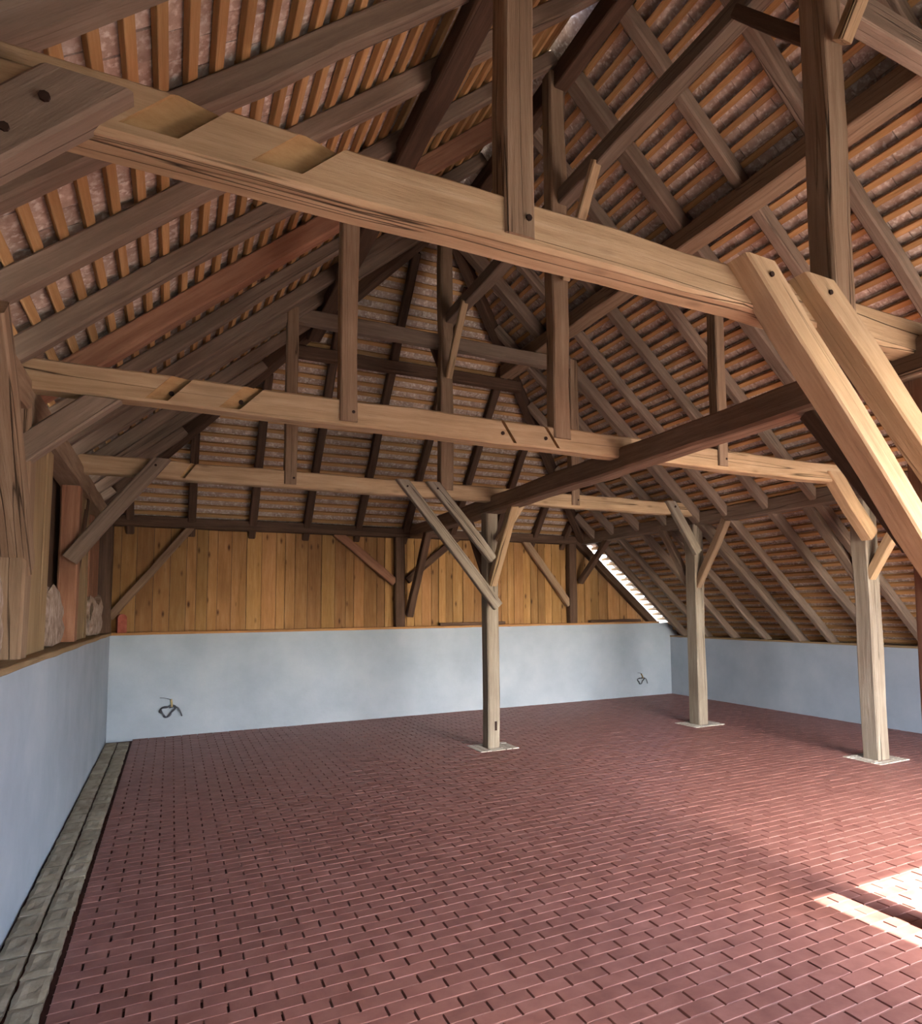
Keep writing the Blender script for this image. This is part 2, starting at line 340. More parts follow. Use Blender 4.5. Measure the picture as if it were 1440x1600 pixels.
# concrete strip along the left wall: two courses of kerb stones with hollows
st = boxes('trim_4', [(XL, YF - 0.3, -0.055, XS, YB, -0.03)], M['bed']); structure(st, 'grey-green concrete strip of two stone courses along the left wall')
def stone_mesh(L, w, nm):
    # a worn slab with a small dished hollow in the top
    nx, ny = 6, 5; vs, fs = [], []
    hx, hy = rb.uniform(0.45, 0.62) * L, rb.uniform(0.42, 0.6) * w
    for i in range(nx + 1):
        for j in range(ny + 1):
            u, v = i / nx, j / ny
            y, x = 0.004 + u * (L - 0.008), 0.004 + v * (w - 0.008)
            edge = min(u, 1 - u, v, 1 - v) == 0
            z = (-0.008 if edge else 0.0) + rb.uniform(-0.0015, 0.0015)
            if edge: x += rb.uniform(-0.004, 0.004) if j in (0, ny) else 0
            d = math.hypot((y - hx) / 0.05, (x - hy) / 0.026)
            if d < 1.2 and not edge: z -= 0.016 * max(0, 1 - d / 1.2)
            vs.append((x, y, z))
    for i in range(nx):
        for j in range(ny):
            a = i * (ny + 1) + j; fs.append((a, a + 1, a + ny + 2, a + ny + 1))
    b = len(vs); ring = [(j) for j in range(ny + 1)] + [i * (ny + 1) + ny for i in range(1, nx + 1)] + [nx * (ny + 1) + j for j in range(ny - 1, -1, -1)] + [i * (ny + 1) for i in range(nx - 1, 0, -1)]
    for q in ring: vs.append((vs[q][0], vs[q][1], -0.045))
    for i in range(len(ring)):
        j = (i + 1) % len(ring); fs.append((ring[i], b + i, b + j, ring[j]))
    me = bpy.data.meshes.new(nm); me.from_pydata(vs, [], fs); me.materials.append(M['stone'])
    bm = bmesh.new(); bm.from_mesh(me); bmesh.ops.recalc_face_normals(bm, faces=bm.faces); bm.to_mesh(me); bm.free()
    return me
stones = [stone_mesh(0.264, 0.134, 'paving_stone') for _ in range(5)]
for c in range(2):
    y = -0.58 + 0.0
    while y < YB - 0.27:
        o = bpy.data.objects.new('paving_stone', rb.choice(stones)); COL.objects.link(o); o.parent = st
        o.location = (XL + 0.012 + c * 0.141, y, 0.012 + rb.uniform(-0.004, 0.004)); o.rotation_euler = (rb.uniform(-0.01, 0.01), rb.uniform(-0.012, 0.012), rb.uniform(-0.012, 0.012)); y += 0.2652

# ------------------------------------------------------------------ planking above the back wall
x = XL - 0.1; k = 0
rp = random.Random(11)
while x < 8.55:
    w = rp.choice((0.13, 0.15, 0.17, 0.19, 0.21)); x1 = x + w
    def top(xx): return min(3.0, zr(xx) - 0.06)
    za, zb2 = top(x + 0.004), top(x1 - 0.004)
    if min(za, zb2) < ZW + 0.06: break
    y0 = YB + 0.19 - (0.008 if k % 3 == 1 else 0.0) + rp.uniform(-0.004, 0.004); z0 = ZW + 0.035
    # local X of the board runs up so that the grain does too
    vs = []; hw = (w - 0.007) / 2
    for yy in (0, 0.022):
        vs += [(0, -hw, yy), (0, hw, yy), (zb2 - z0, hw, yy), (za - z0, -hw, yy)]
    fs = [(0, 3, 2, 1), (4, 5, 6, 7), (0, 1, 5, 4), (1, 2, 6, 5), (2, 3, 7, 6), (3, 0, 4, 7)]
    m4 = Matrix(((0, 1, 0, (x + x1) / 2), (0, 0, 1, y0), (1, 0, 0, z0), (0, 0, 0, 1)))
    mesh_obj('plank', vs, fs, M['plank'], wb, m4)
    x = x1; k += 1

bk = [(XL - 0.3, ZW + 0.01), (8.8, ZW + 0.01), (8.8, zr(8.8) - 0.03), (6.85, 2.98), (XL - 0.3, 2.98)]
vs = [(x_, YB + 0.222, z_) for x_, z_ in bk] + [(x_, YB + 0.24, z_) for x_, z_ in bk]
mesh_obj('dark_gap_sheet', vs, [(0, 1, 2, 3, 4), (9, 8, 7, 6, 5)] + [(i, i + 5, (i + 1) % 5 + 5, (i + 1) % 5) for i in range(5)], M['dark'], wb)  # dark sheet added behind the planks to blacken gaps and stop light leaks
# ------------------------------------------------------------------ roof slopes
cs = 1 / math.hypot(1, T); sn = T * cs             # cos and sin of the side slopes
RD = 0.125                                         # rafter depth, square to the slope
chs = 1 / math.hypot(1, HS); shs = HS * chs

def tile_vf(w, l, t, R):
    j = lambda a: R.uniform(-a, a)
    tail = 0.028
    # a flat clay tile with a rounded tail: local X across, Y up the slope, Z outward
    vs = []
    for z in (0, t):
        vs += [(-w/2, l, z), (w/2, l, z), (w/2 + j(.002), tail, z), (w*0.27, j(.006), z), (-w*0.27, j(.006), z), (-w/2 + j(.002), tail, z)]
    fs = [(0, 1, 2, 3, 4, 5)[::1], (11, 10, 9, 8, 7, 6)] + [(i, i + 6, (i + 1) % 6 + 6, (i + 1) % 6) for i in range(6)]
    return vs, fs
TW, TL, TT = 0.172, 0.33, 0.014
rt = random.Random(5)
tile_variants = []
for _ in range(4):
    v, f = tile_vf(TW - 0.004, TL, TT, rt); me = bpy.data.meshes.new('tile'); me.from_pydata(v, [], f); me.materials.append(M['tile']); me.update(); tile_variants.append((me, v, f))
def lay_tiles(parent, rows, max_single=300):
    """rows: list of 4x4 matrices, one for each tile; the ones nearest in view are single pieces"""
    inv = [(m, (m.translation - CAM).length) for m in rows if in_view(m @ Vector((0, 0.1, 0)), 0)]
    inv.sort(key=lambda q: q[1]); single = {id(m) for m, _ in inv[:max_single]}
    vs, fs = [], []
    for m in rows:
        me, v, f = rt.choice(tile_variants)
        if id(m) in single:
            o = bpy.data.objects.new('tile', me); COL.objects.link(o); put(o, parent, m)
        else:
            b = len(vs); vs += [tuple(m @ Vector(q)) for q in v]; fs += [tuple(b + i for i in q) for q in f]
    o = mesh_obj('tile_field', vs, fs, M['tile'], parent); o['kind'] = 'stuff'; o['label'] = 'further overlapping clay roof tiles seen from below'

PITCH = 0.147                                      # batten spacing along the slope
BT, BWD = 0.04, 0.05
YR0, YR1 = YF - 0.35, 10.72                        # roof runs from the front gable to the back verge
def hipY(x):                                       # where a side slope meets the hip plane
    z = zl(x) if x < XC else zr(x)
    return YH0 + (ZC - z) / HS
Y_RAFT = [-0.55, 0.2, 0.95, 1.62, 2.44, 3.22, 3.94, 4.70, 5.42, 6.15, 6.88, 7.44]

def side(sgn, name, label):
    root = empty(name, (XC + sgn * 2.5, 5, 4)); structure(root, label)
    run_end = (XC - (XL - 0.45)) if sgn < 0 else (XR + 0.35 - XC)
    U = Vector((-sgn * cs, 0, sn))                 # up the slope
    Nn = Vector((sgn * sn, 0, cs))                 # outward
    P = lambda run, y, off: Vector((XC + sgn * run, y, ZC - T * run)) + Nn * off
    # rafters
    for i, y in enumerate(Y_RAFT):
        r = random.Random(100 + i + (50 if sgn > 0 else 0))
        w = 0.10 + r.uniform(-0.008, 0.015); dy = r.uniform(-0.015, 0.015)
        mat = M['rafter']
        d = RD
        if sgn < 0 and abs(y - 5.42) < 0.01: mat = M['red']; w = 0.15; d = RD + 0.03
        if sgn > 0 and (abs(y - 4.70) < 0.01 or abs(y - 7.44) < 0.01): w = 0.15; d = RD + 0.03
        if abs(y - 1.62) < 0.01: y = 2.27; continue
        lo = run_end - 0.06
        beam('rafter', P(lo, y + dy, RD - d / 2), P(0.02, y + dy, RD - d / 2), w, d, mat, root, up=Nn, seg=0.5, jit=0.006, ch=0.014)
    if sgn < 0:
        beam('rafter', P(run_end - 0.06, 2.30, RD - 0.085), P(0.02, 2.30, RD - 0.085), 0.13, 0.17, M['rafter'], root, up=Nn, seg=0.5, jit=0.006, ch=0.014)
    else:
        beam('rafter', P(run_end - 0.06, 2.42, RD/2), P(0.02, 2.42, RD/2), 0.11, RD, M['rafter'], root, up=Nn, seg=0.5, jit=0.006, ch=0.014)
    # jack rafters beyond the end of the ridge
    for y in (8.15, 8.85, 9.55, 10.2):
        if sgn > 0 and y > 10.1: y = 10.16
        run0 = (y - YH0) * HS / T
        hi = run0 + 0.05
        if sgn < 0:
            if run0 > run_end - 0.4: continue
        beam('rafter', P(run_end - 0.06, y, RD / 2), P(hi, y, RD / 2), 0.10, RD, M['rafter'], root, up=Nn, seg=0.5, jit=0.006, ch=0.014)
    # battens
    nb = int(run_end / cs / PITCH)
    mats = []
    for i in range(nb + 1):
        s = 0.06 + i * PITCH
        run = s * cs
        ymax = min(YR1, YH0 + run * T / HS + 0.05)
        if run > run_end: break
        r = random.Random(500 + i)
        # battens come in lengths: joints over a rafter
        cuts = sorted([YR0] + [q for q in (Y_RAFT[4 + (i * 3) % 4], Y_RAFT[8 + (i * 5) % 3]) if q < ymax - 0.4] + [ymax])
        for a, b2 in zip(cuts[:-1], cuts[1:]):
            beam('batten', P(run, a + 0.002, RD + BT / 2) + U * r.uniform(-0.004, 0.004), P(run, b2 - 0.002, RD + BT / 2) + U * r.uniform(-0.004, 0.004), BWD, BT, M['batten'], root, up=Nn, seg=3.0, jit=0.001, ch=0.003)
        # tiles hung on this batten
        tmax = ymax + 0.12
        if run * T > ZC - 2.9: tmax = 10.48        # the verge strip by the back gable stayed open
        y = YR0 - (TW / 2 if i % 2 else 0); y += r.uniform(-0.01, 0.01)
        while y < tmax:
            gap = False
            if not gap:
                ti = 0.088
                yv = Vector((0, sgn, 0)) if False else None
                upv = (U - Nn * ti).normalized(); upv = (U * math.cos(ti) - Nn * math.sin(ti))
                nv = (Nn * math.cos(ti) + U * math.sin(ti))
                xv = upv.cross(nv)
                tilt = r.uniform(-0.02, 0.02)
                org = P(run, y + TW / 2, RD + BT + 0.002 + r.uniform(0, 0.003)) - upv * (TL - 0.035 + r.uniform(-0.006, 0.006)) + nv * 0.0
                m = Matrix((xv, upv, nv)).transposed().to_4x4(); m.translation = org
                m = m @ Matrix.Rotation(tilt, 4, 'Z')
                mats.append(m)
            y += TW
    lay_tiles(root, mats)
    return root
rl = side(-1, 'ceiling_left', 'left roof slope of grey rafters, orange battens and clay tiles')
rr = side(1, 'ceiling_right', 'right roof slope of grey rafters, orange battens and clay tiles')

# hip slope over the back wall
root = empty('ceiling_back', (2.9, 9, 4.5)); structure(root, 'steep hipped roof slope above the planked back wall')
U = Vector((0, -chs, shs)); Nn = Vector((0, shs, chs))
PH = lambda x, y, off: Vector((x, y, zh(y))) + Nn * off
YE = 10.72
def hx(y):                                         # x limits of the hip slope at depth y
    d = (y - YH0) * HS / T
    return XC - d, XC + d
hipw = M['dark']
for i, x in enumerate((-0.55, 0.22, 1.04, 1.83, 2.63, 3.42, 4.25, 5.05, 5.85, 6.5)):
    y0 = YH0 + abs(x - XC) * T / HS + 0.06
    beam('rafter', PH(x, YE, RD / 2), PH(x, max(y0, YH0 + 0.1), RD / 2), 0.105, RD, hipw, root, up=Nn, seg=0.5, jit=0.006, ch=0.012)
mats = []
nb = int((YE - YH0) / chs / PITCH)
for i in range(nb + 1):
    y = YH0 + (0.08 + i * PITCH) * chs
    a, b2 = hx(y); a -= 0.05; b2 += 0.05
    a = max(a, -1.2)
    b2 = min(b2, 7.1)
    r = random.Random(900 + i)
    beam('batten', PH(a, y, RD + BT / 2), PH(b2, y, RD + BT / 2), BWD, BT, M['batten'], root, up=Nn, seg=4, jit=0.001, ch=0.003)
    x = a - 0.12 - (TW / 2 if i % 2 else 0)
    while x < b2 + 0.1:
        ti = 0.088
        upv = (U * math.cos(ti) - Nn * math.sin(ti)); nv = (Nn * math.cos(ti) + U * math.sin(ti)); xv = upv.cross(nv)
        m = Matrix((xv, upv, nv)).transposed().to_4x4(); m.translation = PH(x + TW / 2, y, RD + BT + 0.002 + r.uniform(0, 0.003)) - upv * (TL - 0.035 + r.uniform(-0.006, 0.006))
        mats.append(m @ Matrix.Rotation(r.uniform(-0.02, 0.02), 4, 'Z')); x += TW
lay_tiles(root, mats)
# hip rafters and cap tiles
hz = zh(YH0)
for sgn, xe in ((-1, -0.95), (1, 6.95)):
    ye = YH0 + abs(xe - XC) * T / HS
    beam('hip_rafter', (xe, ye, zh(ye) + 0.03), (XC + sgn * 0.05, YH0 + 0.04, ZC + 0.03), 0.13, 0.17, M['dark'], root, seg=0.5, jit=0.006, ch=0.012)
    d = Vector((xe - XC, ye - YH0, zh(ye) - ZC)); 
    beam('hip_cap', (xe, ye, zh(ye) + 0.235), (XC, YH0 - 0.1, ZC + 0.235), 0.60, 0.03, M['tile'], root, seg=0.4, jit=0.004, ch=0.006)
def cap_strip(sgn, y0, y1, a, b2, off, parent):
    Nn = Vector((sgn * sn, 0, cs)); r = (a + b2) / 2
    Q = lambda y: Vector((XC + sgn * r, y, ZC - T * r)) + Nn * off
    beam('ridge_cap', Q(y0), Q(y1), (b2 - a) / cs, 0.025, M['tile'], parent, up=Nn, seg=0.4, jit=0.002, ch=0.004)
cap_strip(1, YR0, YH0 + 0.3, -0.22, 0.30, RD + BT + 0.045, rr)
cap_strip(-1, YR0, 3.5, -0.22, 0.30, RD + BT + 0.085, rl)
cap_strip(-1, 3.5, 4.45, -0.11, 0.30, RD + BT + 0.05, rl)
cap_strip(-1, 4.45, YH0 + 0.3, -0.22, 0.30, RD + BT + 0.085, rl)

# ------------------------------------------------------------------ long timbers
def single(name, label, cat, *a, group=None, **kw):
    o = beam(name, *a, **kw); return tag(o, label, cat, group)
single('purlin', 'long purlin under the left rafters resting on collar ends', 'purlin', (1.50, YF + 0.02, 5.17), (1.50, 8.35, 5.17), 0.15, 0.17, M['dark'], jit=0.006, ch=0.012)
single('purlin', 'long purlin under the right rafters with pale underside', 'purlin', (4.30, YF + 0.02, 5.19), (4.30, 8.55, 5.19), 0.21, 0.18, M['old'], jit=0.006, ch=0.012)
single('ridge_beam', 'dark beam right under the ridge between the rafter tops', 'beam', (2.93, YF + 0.02, 6.37), (2.93, 7.35, 6.37), 0.13, 0.2, M['dark'], jit=0.004, ch=0.01)
single('strut_beam', 'long beam lying on the collars below the ridge', 'beam', (2.95, YF + 0.02, 5.27), (2.95, 7.5, 5.27), 0.13, 0.14, M['rafter'], jit=0.005, ch=0.01)
single('hip_purlin', 'crosswise purlin under the hip rafters behind the far collar', 'purlin', (1.25, 8.62, 5.02), (4.55, 8.62, 5.02), 0.13, 0.15, M['dark'], jit=0.005, ch=0.01)
single('plate_beam', 'long dark plate running over the centre posts to the back wall', 'beam', (3.58, YF + 0.02, 3.04), (3.58, YB + 0.16, 3.0), 0.2, 0.2, M['plate'], jit=0.008, ch=0.02)
single('plate_beam', 'long plate carried by the two right hand posts', 'beam', (6.95, YF + 0.02, 3.03), (6.95, YB + 0.16, 3.0), 0.19, 0.2, M['rafter'], jit=0.006, ch=0.012)
single('plate_beam', 'wall plate under the left rafter feet', 'beam', (-0.88, YF + 0.02, 3.0), (-0.88, YB + 0.16, 3.0), 0.2, 0.19, M['old'], jit=0.006, ch=0.012)
single('plate_beam', 'dark crosswise plate on top of the back wall planks', 'beam', (-0.95, YB + 0.1, 2.98), (7.0, YB + 0.1, 2.98), 0.16, 0.15, M['dark'], jit=0.005, ch=0.01)
o = single('verge_rafter', 'dark sloping rafter along the cut plank ends of the back gable', 'rafter', (6.75, YB + 0.08, zr(6.75) - 0.09), (8.95, YB + 0.08, zr(8.95) - 0.09), 0.12, 0.14, M['dark'], jit=0.004, ch=0.01)

# ------------------------------------------------------------------ roof trusses
QX = (1.10, 4.72)
def notch(x_top, x_bot, yf, ztop, zbot, w, depth, deep_right=True):
    """slanted half-lap recess cut from the front; wedge floor, deeper on one side"""
    e = 0.03; s = (x_bot - x_top) / (zbot - ztop)
    zt, zb_ = ztop + e, zbot
    xt, xb = x_top + s * e, x_bot
    d0, d1 = (0.012, depth) if deep_right else (depth, 0.012)
    vs = []
    for (xx, zz) in ((xb, zb_), (xt, zt)):
        vs += [(xx - w, yf - 0.1, zz), (xx, yf - 0.1, zz), (xx, yf + d1, zz), (xx - w, yf + d0, zz)]
    fs = [(0, 1, 2, 3), (7, 6, 5, 4), (0, 4, 5, 1), (1, 5, 6, 2), (2, 6, 7, 3), (3, 7, 4, 0)]
    o = mesh_obj('cutter', vs, fs, M['fresh'])
    bm = bmesh.new(); bm.from_mesh(o.data); bmesh.ops.recalc_face_normals(bm, faces=bm.faces); bm.to_mesh(o.data); bm.free()
    return o
def truss(yf, x_end, label, zt=3.215, zb=3.035, dep=0.15, bulge=0.0, slots=(), jit=0.006):
    root = empty('roof_truss', (2.9, yf + 0.08, 3.0)); tag(root, label, 'roof truss', 'roof trusses standing across the barn')
    zc, h = (zt + zb) / 2, zt - zb; yc = yf + dep / 2
    tb = beam('tie_beam', (-0.86, yc, zc), (x_end, yc, zc), dep, h, M['tie'], root, seg=0.35, jit=jit, ch=0.014)
    if slots:
        cut(tb, [notch(*s) for s in slots])
    for x in QX:
        q = beam('queen_post', (x, yf + 0.04, zb + 0.03), (x, yf + 0.04, 5.04), 0.125, 0.12, M['old'], root, up=(0, -1, 0), jit=0.005, seg=0.5, ch=0.01)
        peg(q, x + 0.03, yf - 0.022, zb + 0.1)
    beam('king_post', (2.9, yf + 0.05, zb + 0.1), (2.9, yf + 0.05, 6.42), 0.16, 0.14, M['old'], root, up=(0, -1, 0), jit=0.006, seg=0.5, ch=0.012)
    beam('collar', (0.98, yf + 0.13, 5.0), (4.86, yf + 0.13, 5.0), 0.11, 0.17, M['rafter'], root, jit=0.004, ch=0.01)
    return root
tr1 = truss(2.07, 7.05, 'nearest roof truss, its tie beam crossing the top of the view', jit=0.007,
            slots=((0.12, -0.02, 2.07, 3.215, 3.075, 0.15, 0.06), (0.48, 0.33, 2.07, 3.215, 3.075, 0.15, 0.06)))
tr2 = truss(4.73, 6.50, 'middle roof truss with empty slanted notches in its tie beam', zt=3.23,
            slots=((0.53, 0.37, 4.73, 3.23, 3.06, 0.13, 0.06), (0.09, -0.06, 4.73, 3.23, 3.06, 0.13, 0.06), (2.35, 2.47, 4.73, 3.23, 3.05, 0.03, 0.05), (2.75, 2.88, 4.73, 3.23, 3.05, 0.03, 0.05)))
tr3 = truss(7.38, 6.83, 'farthest roof truss with collar in front of the hip', zt=3.215,
            slots=((0.19, 0.08, 7.38, 3.215, 3.05, 0.05, 0.05),))
def brace(parent, a, b, w, d, mat='old', up=(0, -1, 0), name='brace', **kw):
    kw.setdefault('jit', 0.006); kw.setdefault('seg', 0.4); kw.setdefault('ch', 0.01)
    flat = kw.pop('flat', None)                    # cut this end level with the top or underside of the tie beam
    dx, dz = b[0] - a[0], b[2] - a[2]
    if flat is not None and abs(dz) > 1e-3: kw['sk0' if flat == 0 else 'sk1'] = -dx / dz
    return beam(name, a, b, w, d, M[mat], parent, up=up, **kw)
TB = {t.name: [c for c in t.children if c.name.startswith('tie_beam')][0] for t in (tr1, tr2, tr3)}
# braces lapped over the left ends of the tie beams
b = brace(tr1, (-0.92, 2.055, 2.43), (-0.235, 2.055, 3.13), 0.15, 0.11, 'rafter', flat=1)
peg(b, -0.33, 1.995, 3.04, 0.014); peg(b, -0.41, 1.995, 2.93, 0.012)
brace(tr2, (-0.92, 4.77, 2.555), (-0.42, 4.77, 3.03), 0.14, 0.12, 'rafter', flat=1)
b = brace(tr3, (-0.86, 7.33, 2.20), (-0.13, 7.33, 3.215), 0.13, 0.09, 'rafter', flat=1)
peg(b, -0.18, 7.28, 3.14)
for x in (0.03, 0.40): peg(TB[tr1.name], x, 2.108, 3.13, 0.013)
for x, y in ((-0.04, 4.765), (0.38, 4.765), (2.34, 4.724), (2.74, 4.724)): peg(TB[tr2.name], x, y, 3.12, 0.016)
# long double braces to the centre posts
for a, e in (((2.23, 2.03, 3.21), (3.56, 2.03, 1.80)), ((2.61, 2.03, 3.21), (3.55, 2.03, 2.35))):
    b = brace(tr1, a, e, 0.135, 0.14, 'tie', flat=0); peg(b, a[0] + 0.05, 1.957, 3.14)
for a, e in (((2.33, 7.34, 3.21), (3.55, 7.34, 1.74)), ((2.70, 7.34, 3.21), (3.48, 7.34, 2.31))):
    b = brace(tr3, a, e, 0.12, 0.09, 'post', flat=0); peg(b, a[0] + 0.05, 7.292, 3.13)
# short braces from tie beam to the right posts
brace(tr2, (6.33, 4.77, 3.14), (6.93, 4.77, 2.48), 0.17, 0.13, 'tie', flat=0)
b = brace(tr3, (6.30, 7.36, 3.22), (6.80, 7.36, 2.50), 0.13, 0.09, 'post', flat=0); peg(b, 6.36, 7.312, 3.14, 0.016)
brace(tr3, (3.95, 7.40, 3.08), (3.62, 7.44, 2.55), 0.09, 0.08, 'tie')
# struts between king posts and the beam below the ridge
for tr, yk in ((tr1, 2.10), (tr2, 4.76), (tr3, 7.42)):
    brace(tr, (2.9, yk - 0.1, 4.5), (2.9, yk - 0.62, 5.24), 0.07, 0.08, 'tie', up=(1, 0, 0), name='ridge_strut')
    brace(tr, (2.9, yk + 0.05, 4.62), (2.9, yk + 0.56, 5.22), 0.07, 0.08, 'dark', up=(1, 0, 0), name='ridge_strut')

# ------------------------------------------------------------------ standing posts with head braces
def post(label, x0, x1, y0, y1, top, mat, braces=(), base=0.0, cat='post', bm='old', nm='timber_post', taper=0.0, jit=0.006):
    xc, yc = (x0 + x1) / 2, (y0 + y1) / 2
    root = empty(nm, (xc, yc, base)); tag(root, label, cat)
    beam('shaft', (xc, yc, base), (xc, yc, top), x1 - x0, y1 - y0, M[mat], root, up=(0, 1, 0), jit=jit, seg=0.55, ch=0.014)
    for (a, b, w, d, up, mt) in braces:
        brace(root, a, b, w, d, mt, up=up)
    return root
UPX = (1, 0, 0)
def ybr(x, y, s, mat='old', dy=0.62, z0=2.02, z1=2.93, w=0.10, d=0.11, o=0.07):
    return ((x, y + s * o, z0), (x, y + s * (o + dy), z1), d, w, UPX, mat)
pc = post('slim centre post with double slanted braces and a small slot near its foot', 3.49, 3.65, 7.52, 7.70, 2.938, 'post',
          [ybr(3.56, 7.6, -1, 'tie'), ybr(3.56, 7.6, 1, 'dark', z0=2.1)], jit=0.005)
vs = []
mesh_obj('slot', *(lambda v, f: (box_vf(-0.014, -0.003, -0.055, 0.014, 0.003, 0.055, v, f), (v, f))[1])([], []), M['hole'], pc, Matrix.Translation((3.588, 7.511, 0.27)))  # dark block on the face stands for the shade inside the slot
post('thick post beside the right roof slope, farther of the pale pair', 6.83, 7.0, 7.46, 7.68, 2.928, 'post',
     [ybr(6.9, 7.57, -1, 'old'), ybr(6.9, 7.57, 1, 'rafter')], jit=0.008)
p2 = post('thick weathered post with deep cracks, nearest of the pale posts on the right', 6.93, 7.13, 4.80, 5.0, 2.928, 'post',
     [ybr(6.98, 4.9, -1, 'tie'), ybr(6.98, 4.9, 1, 'rafter')], jit=0.01)
post('dark post cut off by the right picture edge under the near braces', 3.57, 3.75, 2.04, 2.22, 2.938, 'red', [ybr(3.62, 2.15, 1, 'dark', w=0.13)], jit=0.004)
# posts standing on the low walls
BY0, BY1 = YB + 0.03, YB + 0.17
post('dark post on the back wall at the end of the centre plate', 3.24, 3.40, BY0, BY1, 2.92, 'dark', [
     ((3.24, YB + 0.1, 2.16), (2.28, YB + 0.1, 2.94), 0.13, 0.09, (0, -1, 0), 'red'),
     ((3.45, YB + 0.1, 2.20), (4.35, YB + 0.1, 2.93), 0.12, 0.09, (0, -1, 0), 'dark'),
     ((3.46, YB + 0.02, 1.62), (3.54, 9.80, 2.95), 0.12, 0.11, UPX, 'dark')], base=ZW + 0.034, nm='wall_post')
post('dark post on the back wall where the planks slope down', 6.58, 6.74, BY0, BY1, 2.92, 'dark', [
     ((6.60, YB + 0.1, 1.78), (5.66, YB + 0.1, 2.94), 0.12, 0.09, (0, -1, 0), 'old'),
     ((6.82, YB + 0.04, 2.2), (6.92, 9.75, 2.95), 0.11, 0.10, UPX, 'dark')], base=ZW + 0.034, nm='wall_post')
post('dark corner post where left wall meets the planked back wall', -0.92, -0.74, BY0 - 0.05, BY1, 2.92, 'dark', [
     ((-0.76, YB + 0.1, 1.64), (0.22, YB + 0.1, 2.93), 0.10, 0.09, (0, -1, 0), 'plate')], base=ZW + 0.034, nm='wall_post')
post('left wall post at the end of the middle tie beam', -0.94, -0.77, 4.72, 4.92, 2.95, 'old', [
     ((-0.82, 4.86, 1.98), (-0.80, 3.80, 3.15), 0.15, 0.14, UPX, 'old')], base=ZW + 0.04, nm='wall_post')
post('left wall post at the end of the farthest tie beam', -0.95, -0.80, 7.36, 7.55, 2.95, 'red', [
     ((-0.86, 7.5, 2.05), (-0.86, 8.3, 2.93), 0.12, 0.10, UPX, 'dark')], base=ZW + 0.04, nm='wall_post')

# boards between the left wall posts
rp = random.Random(21)
def left_boards(y0, y1, x, w, mat, z1=2.9, z0=ZW + 0.042, nm='board'):
    y = y0
    while y < y1 - 0.03:
        ww = min(w * rp.uniform(0.9, 1.15), y1 - y)
        beam(nm, (x + rp.uniform(-0.006, 0.006), y + ww / 2, z0), (x + rp.uniform(-0.006, 0.006), y + ww / 2, z1 + rp.uniform(-0.03, 0.02)), ww - 0.008, 0.024, M[mat], wl, up=(1, 0, 0), seg=1.5, jit=0.001, ch=0.003)
        y += ww
left_boards(4.95, 5.90, -0.83, 0.24, 'pale_plank')
left_boards(7.58, 8.55, -0.84, 0.24, 'pale_plank')
left_boards(YF - 0.2, YB + 0.2, -1.01, 0.26, 'dark', z1=3.0)
left_boards(9.3, 10.4, -0.9, 0.22, 'red')
left_boards(2.4, 3.6, -0.86, 0.24, 'old')

# ------------------------------------------------------------------ stone pads in the floor under the posts
def pad(label, cx, cy, wx, wy, hole):
    root = empty('post_pad', (cx, cy, 0)); tag(root, label, 'paving', 'stone pads round the post feet')
    r = random.Random(int(cx * 100))
    ex = [cx - wx / 2, (cx - wx / 2 + hole[0]) / 2, hole[0] - 0.012, hole[1] + 0.012, (cx + wx / 2 + hole[1]) / 2, cx + wx / 2]
    ey = [cy - wy / 2, (cy - wy / 2 + hole[2]) / 2, hole[2] - 0.012, hole[3] + 0.012, (cy + wy / 2 + hole[3]) / 2, cy + wy / 2]
    for i in range(5):
        for j in range(5):
            if i == 2 and j == 2: continue
            x0, x1, y0, y1 = ex[i], ex[i + 1], ey[j], ey[j + 1]
            z = 0.006 + r.uniform(-0.002, 0.003); g = 0.006
            vs, fs = [], []; box_vf(-(x1 - x0) / 2 + g, -(y1 - y0) / 2 + g, -0.03, (x1 - x0) / 2 - g, (y1 - y0) / 2 - g, 0, vs, fs)
            mesh_obj('cobble', vs, fs, M['pad'], root, Matrix.Translation(((x0 + x1) / 2, (y0 + y1) / 2, z)) @ Matrix.Rotation(r.uniform(-0.02, 0.02), 4, 'Z'))
pad('pale stone pad round the foot of the slim centre post', 3.58, 7.60, 0.52, 0.46, (3.49, 3.65, 7.52, 7.70))
pad('pale stone pad under the farther thick post on the right', 6.92, 7.57, 0.56, 0.46, (6.83, 7.0, 7.46, 7.68))
pad('pale stone pad under the nearest cracked post on the right', 7.03, 4.90, 0.52, 0.46, (6.93, 7.13, 4.8, 5.0))

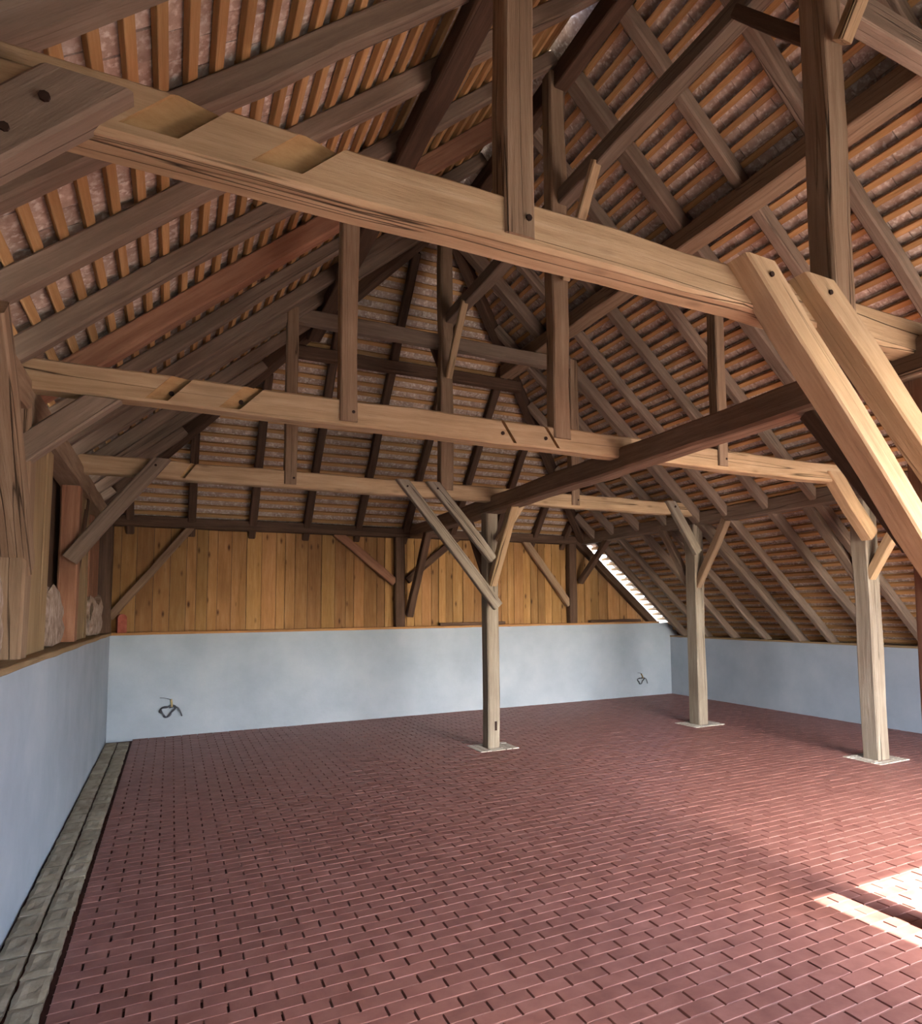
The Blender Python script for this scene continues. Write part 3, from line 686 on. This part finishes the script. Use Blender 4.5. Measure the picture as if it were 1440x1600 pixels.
# ------------------------------------------------------------------ cables hanging out of the back wall
def tube(name, pts, r, mat, parent, cyclic=False):
    cu = bpy.data.curves.new(name, 'CURVE'); cu.dimensions = '3D'; cu.bevel_depth = r; cu.bevel_resolution = 2; cu.resolution_u = 6
    s = cu.splines.new('NURBS'); s.points.add(len(pts) - 1); s.use_endpoint_u = True; s.order_u = 3
    for p, q in zip(s.points, pts): p.co = (*q, 1)
    tmp = bpy.data.objects.new(name, cu); COL.objects.link(tmp)
    me = bpy.data.meshes.new_from_object(tmp.evaluated_get(bpy.context.evaluated_depsgraph_get()))
    bpy.data.objects.remove(tmp)
    me.materials.clear(); me.materials.append(mat)
    o = bpy.data.objects.new(name, me); COL.objects.link(o); put(o, parent, Matrix.Identity(4))
    return o
def cable(label, x, z, s, flip=1):
    root = empty('cable_coil', (x, YB, z)); tag(root, label, 'cable', 'loose cables sticking out of the back wall')
    y = YB - 0.035
    pts = []
    for k in range(30):
        a = k * 0.55 + 0.4; rr_ = s * (0.085 + 0.03 * math.sin(k * 1.7))
        pts.append((x - flip * 0.02 * s + rr_ * math.cos(a) * 1.0 + flip * 0.25 * rr_ * math.sin(a), y + 0.014 * math.sin(k * 2.1), z - 0.02 * s + rr_ * math.sin(a) * 0.85))
    tube('coil', pts, 0.009 * s, M['cable'], root)
    tube('lead', [(x + flip * 0.02, YB - 0.005, z + 0.13 * s), (x + flip * 0.03, y, z + 0.08 * s), (x + flip * 0.03, y - 0.01, z + 0.03 * s)], 0.014 * s, M['tape'], root)
    tube('tail', [(x, y, z + 0.02 * s), (x + flip * 0.07 * s, y - 0.02, z + 0.045 * s), (x + flip * 0.13 * s, y - 0.03, z), (x + flip * 0.16 * s, y - 0.02, z - 0.1 * s)], 0.009 * s, M['cable'], root)
    tube('tail', [(x + flip * 0.02, y, z + 0.13 * s), (x - flip * 0.05 * s, y - 0.015, z + 0.165 * s), (x - flip * 0.12 * s, y - 0.01, z + 0.165 * s)], 0.004 * s, M['cable'], root)
cable('coiled grey cable hanging from the back wall near the left corner', 0.0, 0.37, 1.0)
cable('small dark cable end sticking out near the right corner', 8.13, 0.32, 0.8)

# ------------------------------------------------------------------ things left on the wall tops
o = single('loose_board', 'dark weathered board lying on the back ledge behind the centre post', 'board', (4.02, YB + 0.10, ZW + 0.06), (5.25, YB + 0.12, ZW + 0.06), 0.10, 0.05, M['dark'], jit=0.006, seg=0.25)
o = single('loose_board', 'short dark board lying on the back ledge near the sloping rafter', 'board', (7.05, YB + 0.12, ZW + 0.06), (8.25, YB + 0.13, ZW + 0.06), 0.09, 0.05, M['dark'], jit=0.006, seg=0.25)
vs, fs = [], []
n = 12
for e, yy in enumerate((0, 0.10)):
    prof = [(-0.055, 0), (0.055, 0)] + [(0.055 * math.cos(math.pi * k / n), 0.20 + 0.055 * math.sin(math.pi * k / n)) for k in range(n + 1)]
    vs += [(x, yy, z) for x, z in prof]
q = len(vs) // 2
fs = [tuple(range(q)), tuple(range(2 * q - 1, q - 1, -1))] + [(i, q + i, q + (i + 1) % q, (i + 1) % q) for i in range(q)]
o = mesh_obj('clay_tile', vs, fs, M['redclay'], None, Matrix.Translation((-0.60, YB + 0.03, ZW + 0.034)) @ Matrix.Rotation(0.25, 4, 'Z')); tag(o, 'single red clay tile with rounded top standing in the back left corner', 'tile')
def rubble(label, x, y, z, sx, sy, sz, seed):
    r = random.Random(seed); bm = bmesh.new()
    bmesh.ops.create_icosphere(bm, subdivisions=3, radius=1)
    for v in bm.verts:
        c = v.co.copy(); k = max(abs(c.x), abs(c.y), abs(c.z)); c = c / k * 0.93 + c * 0.07
        nse = 1 + r.uniform(-0.08, 0.08); c.z = c.z * (1 + (0.35 * math.sin(2.2 * c.y + seed) if c.z > 0 else 0))
        v.co = Vector((c.x * sx, c.y * sy, c.z * sz)) * nse
    me = bpy.data.meshes.new('masonry_remnant'); bm.to_mesh(me); bm.free(); me.materials.append(M['rubble'])
    lo = min(v.co.z for v in me.vertices)
    o = bpy.data.objects.new('masonry_remnant', me); COL.objects.link(o); o.location = (x, y, z - lo); tag(o, label, 'masonry', 'old masonry left between the left wall posts')
rubble('broken pale masonry in the dark gap between the left boards', -0.885, 6.5, ZW + 0.04, 0.05, 0.48, 0.20, 2)
rubble('crumbling masonry lump between the far left boards and the corner post', -0.83, 9.35, ZW + 0.04, 0.05, 0.6, 0.22, 5)
rubble('brown masonry lump on the left wall at the picture edge', -0.885, 4.3, ZW + 0.04, 0.05, 0.34, 0.24, 8)
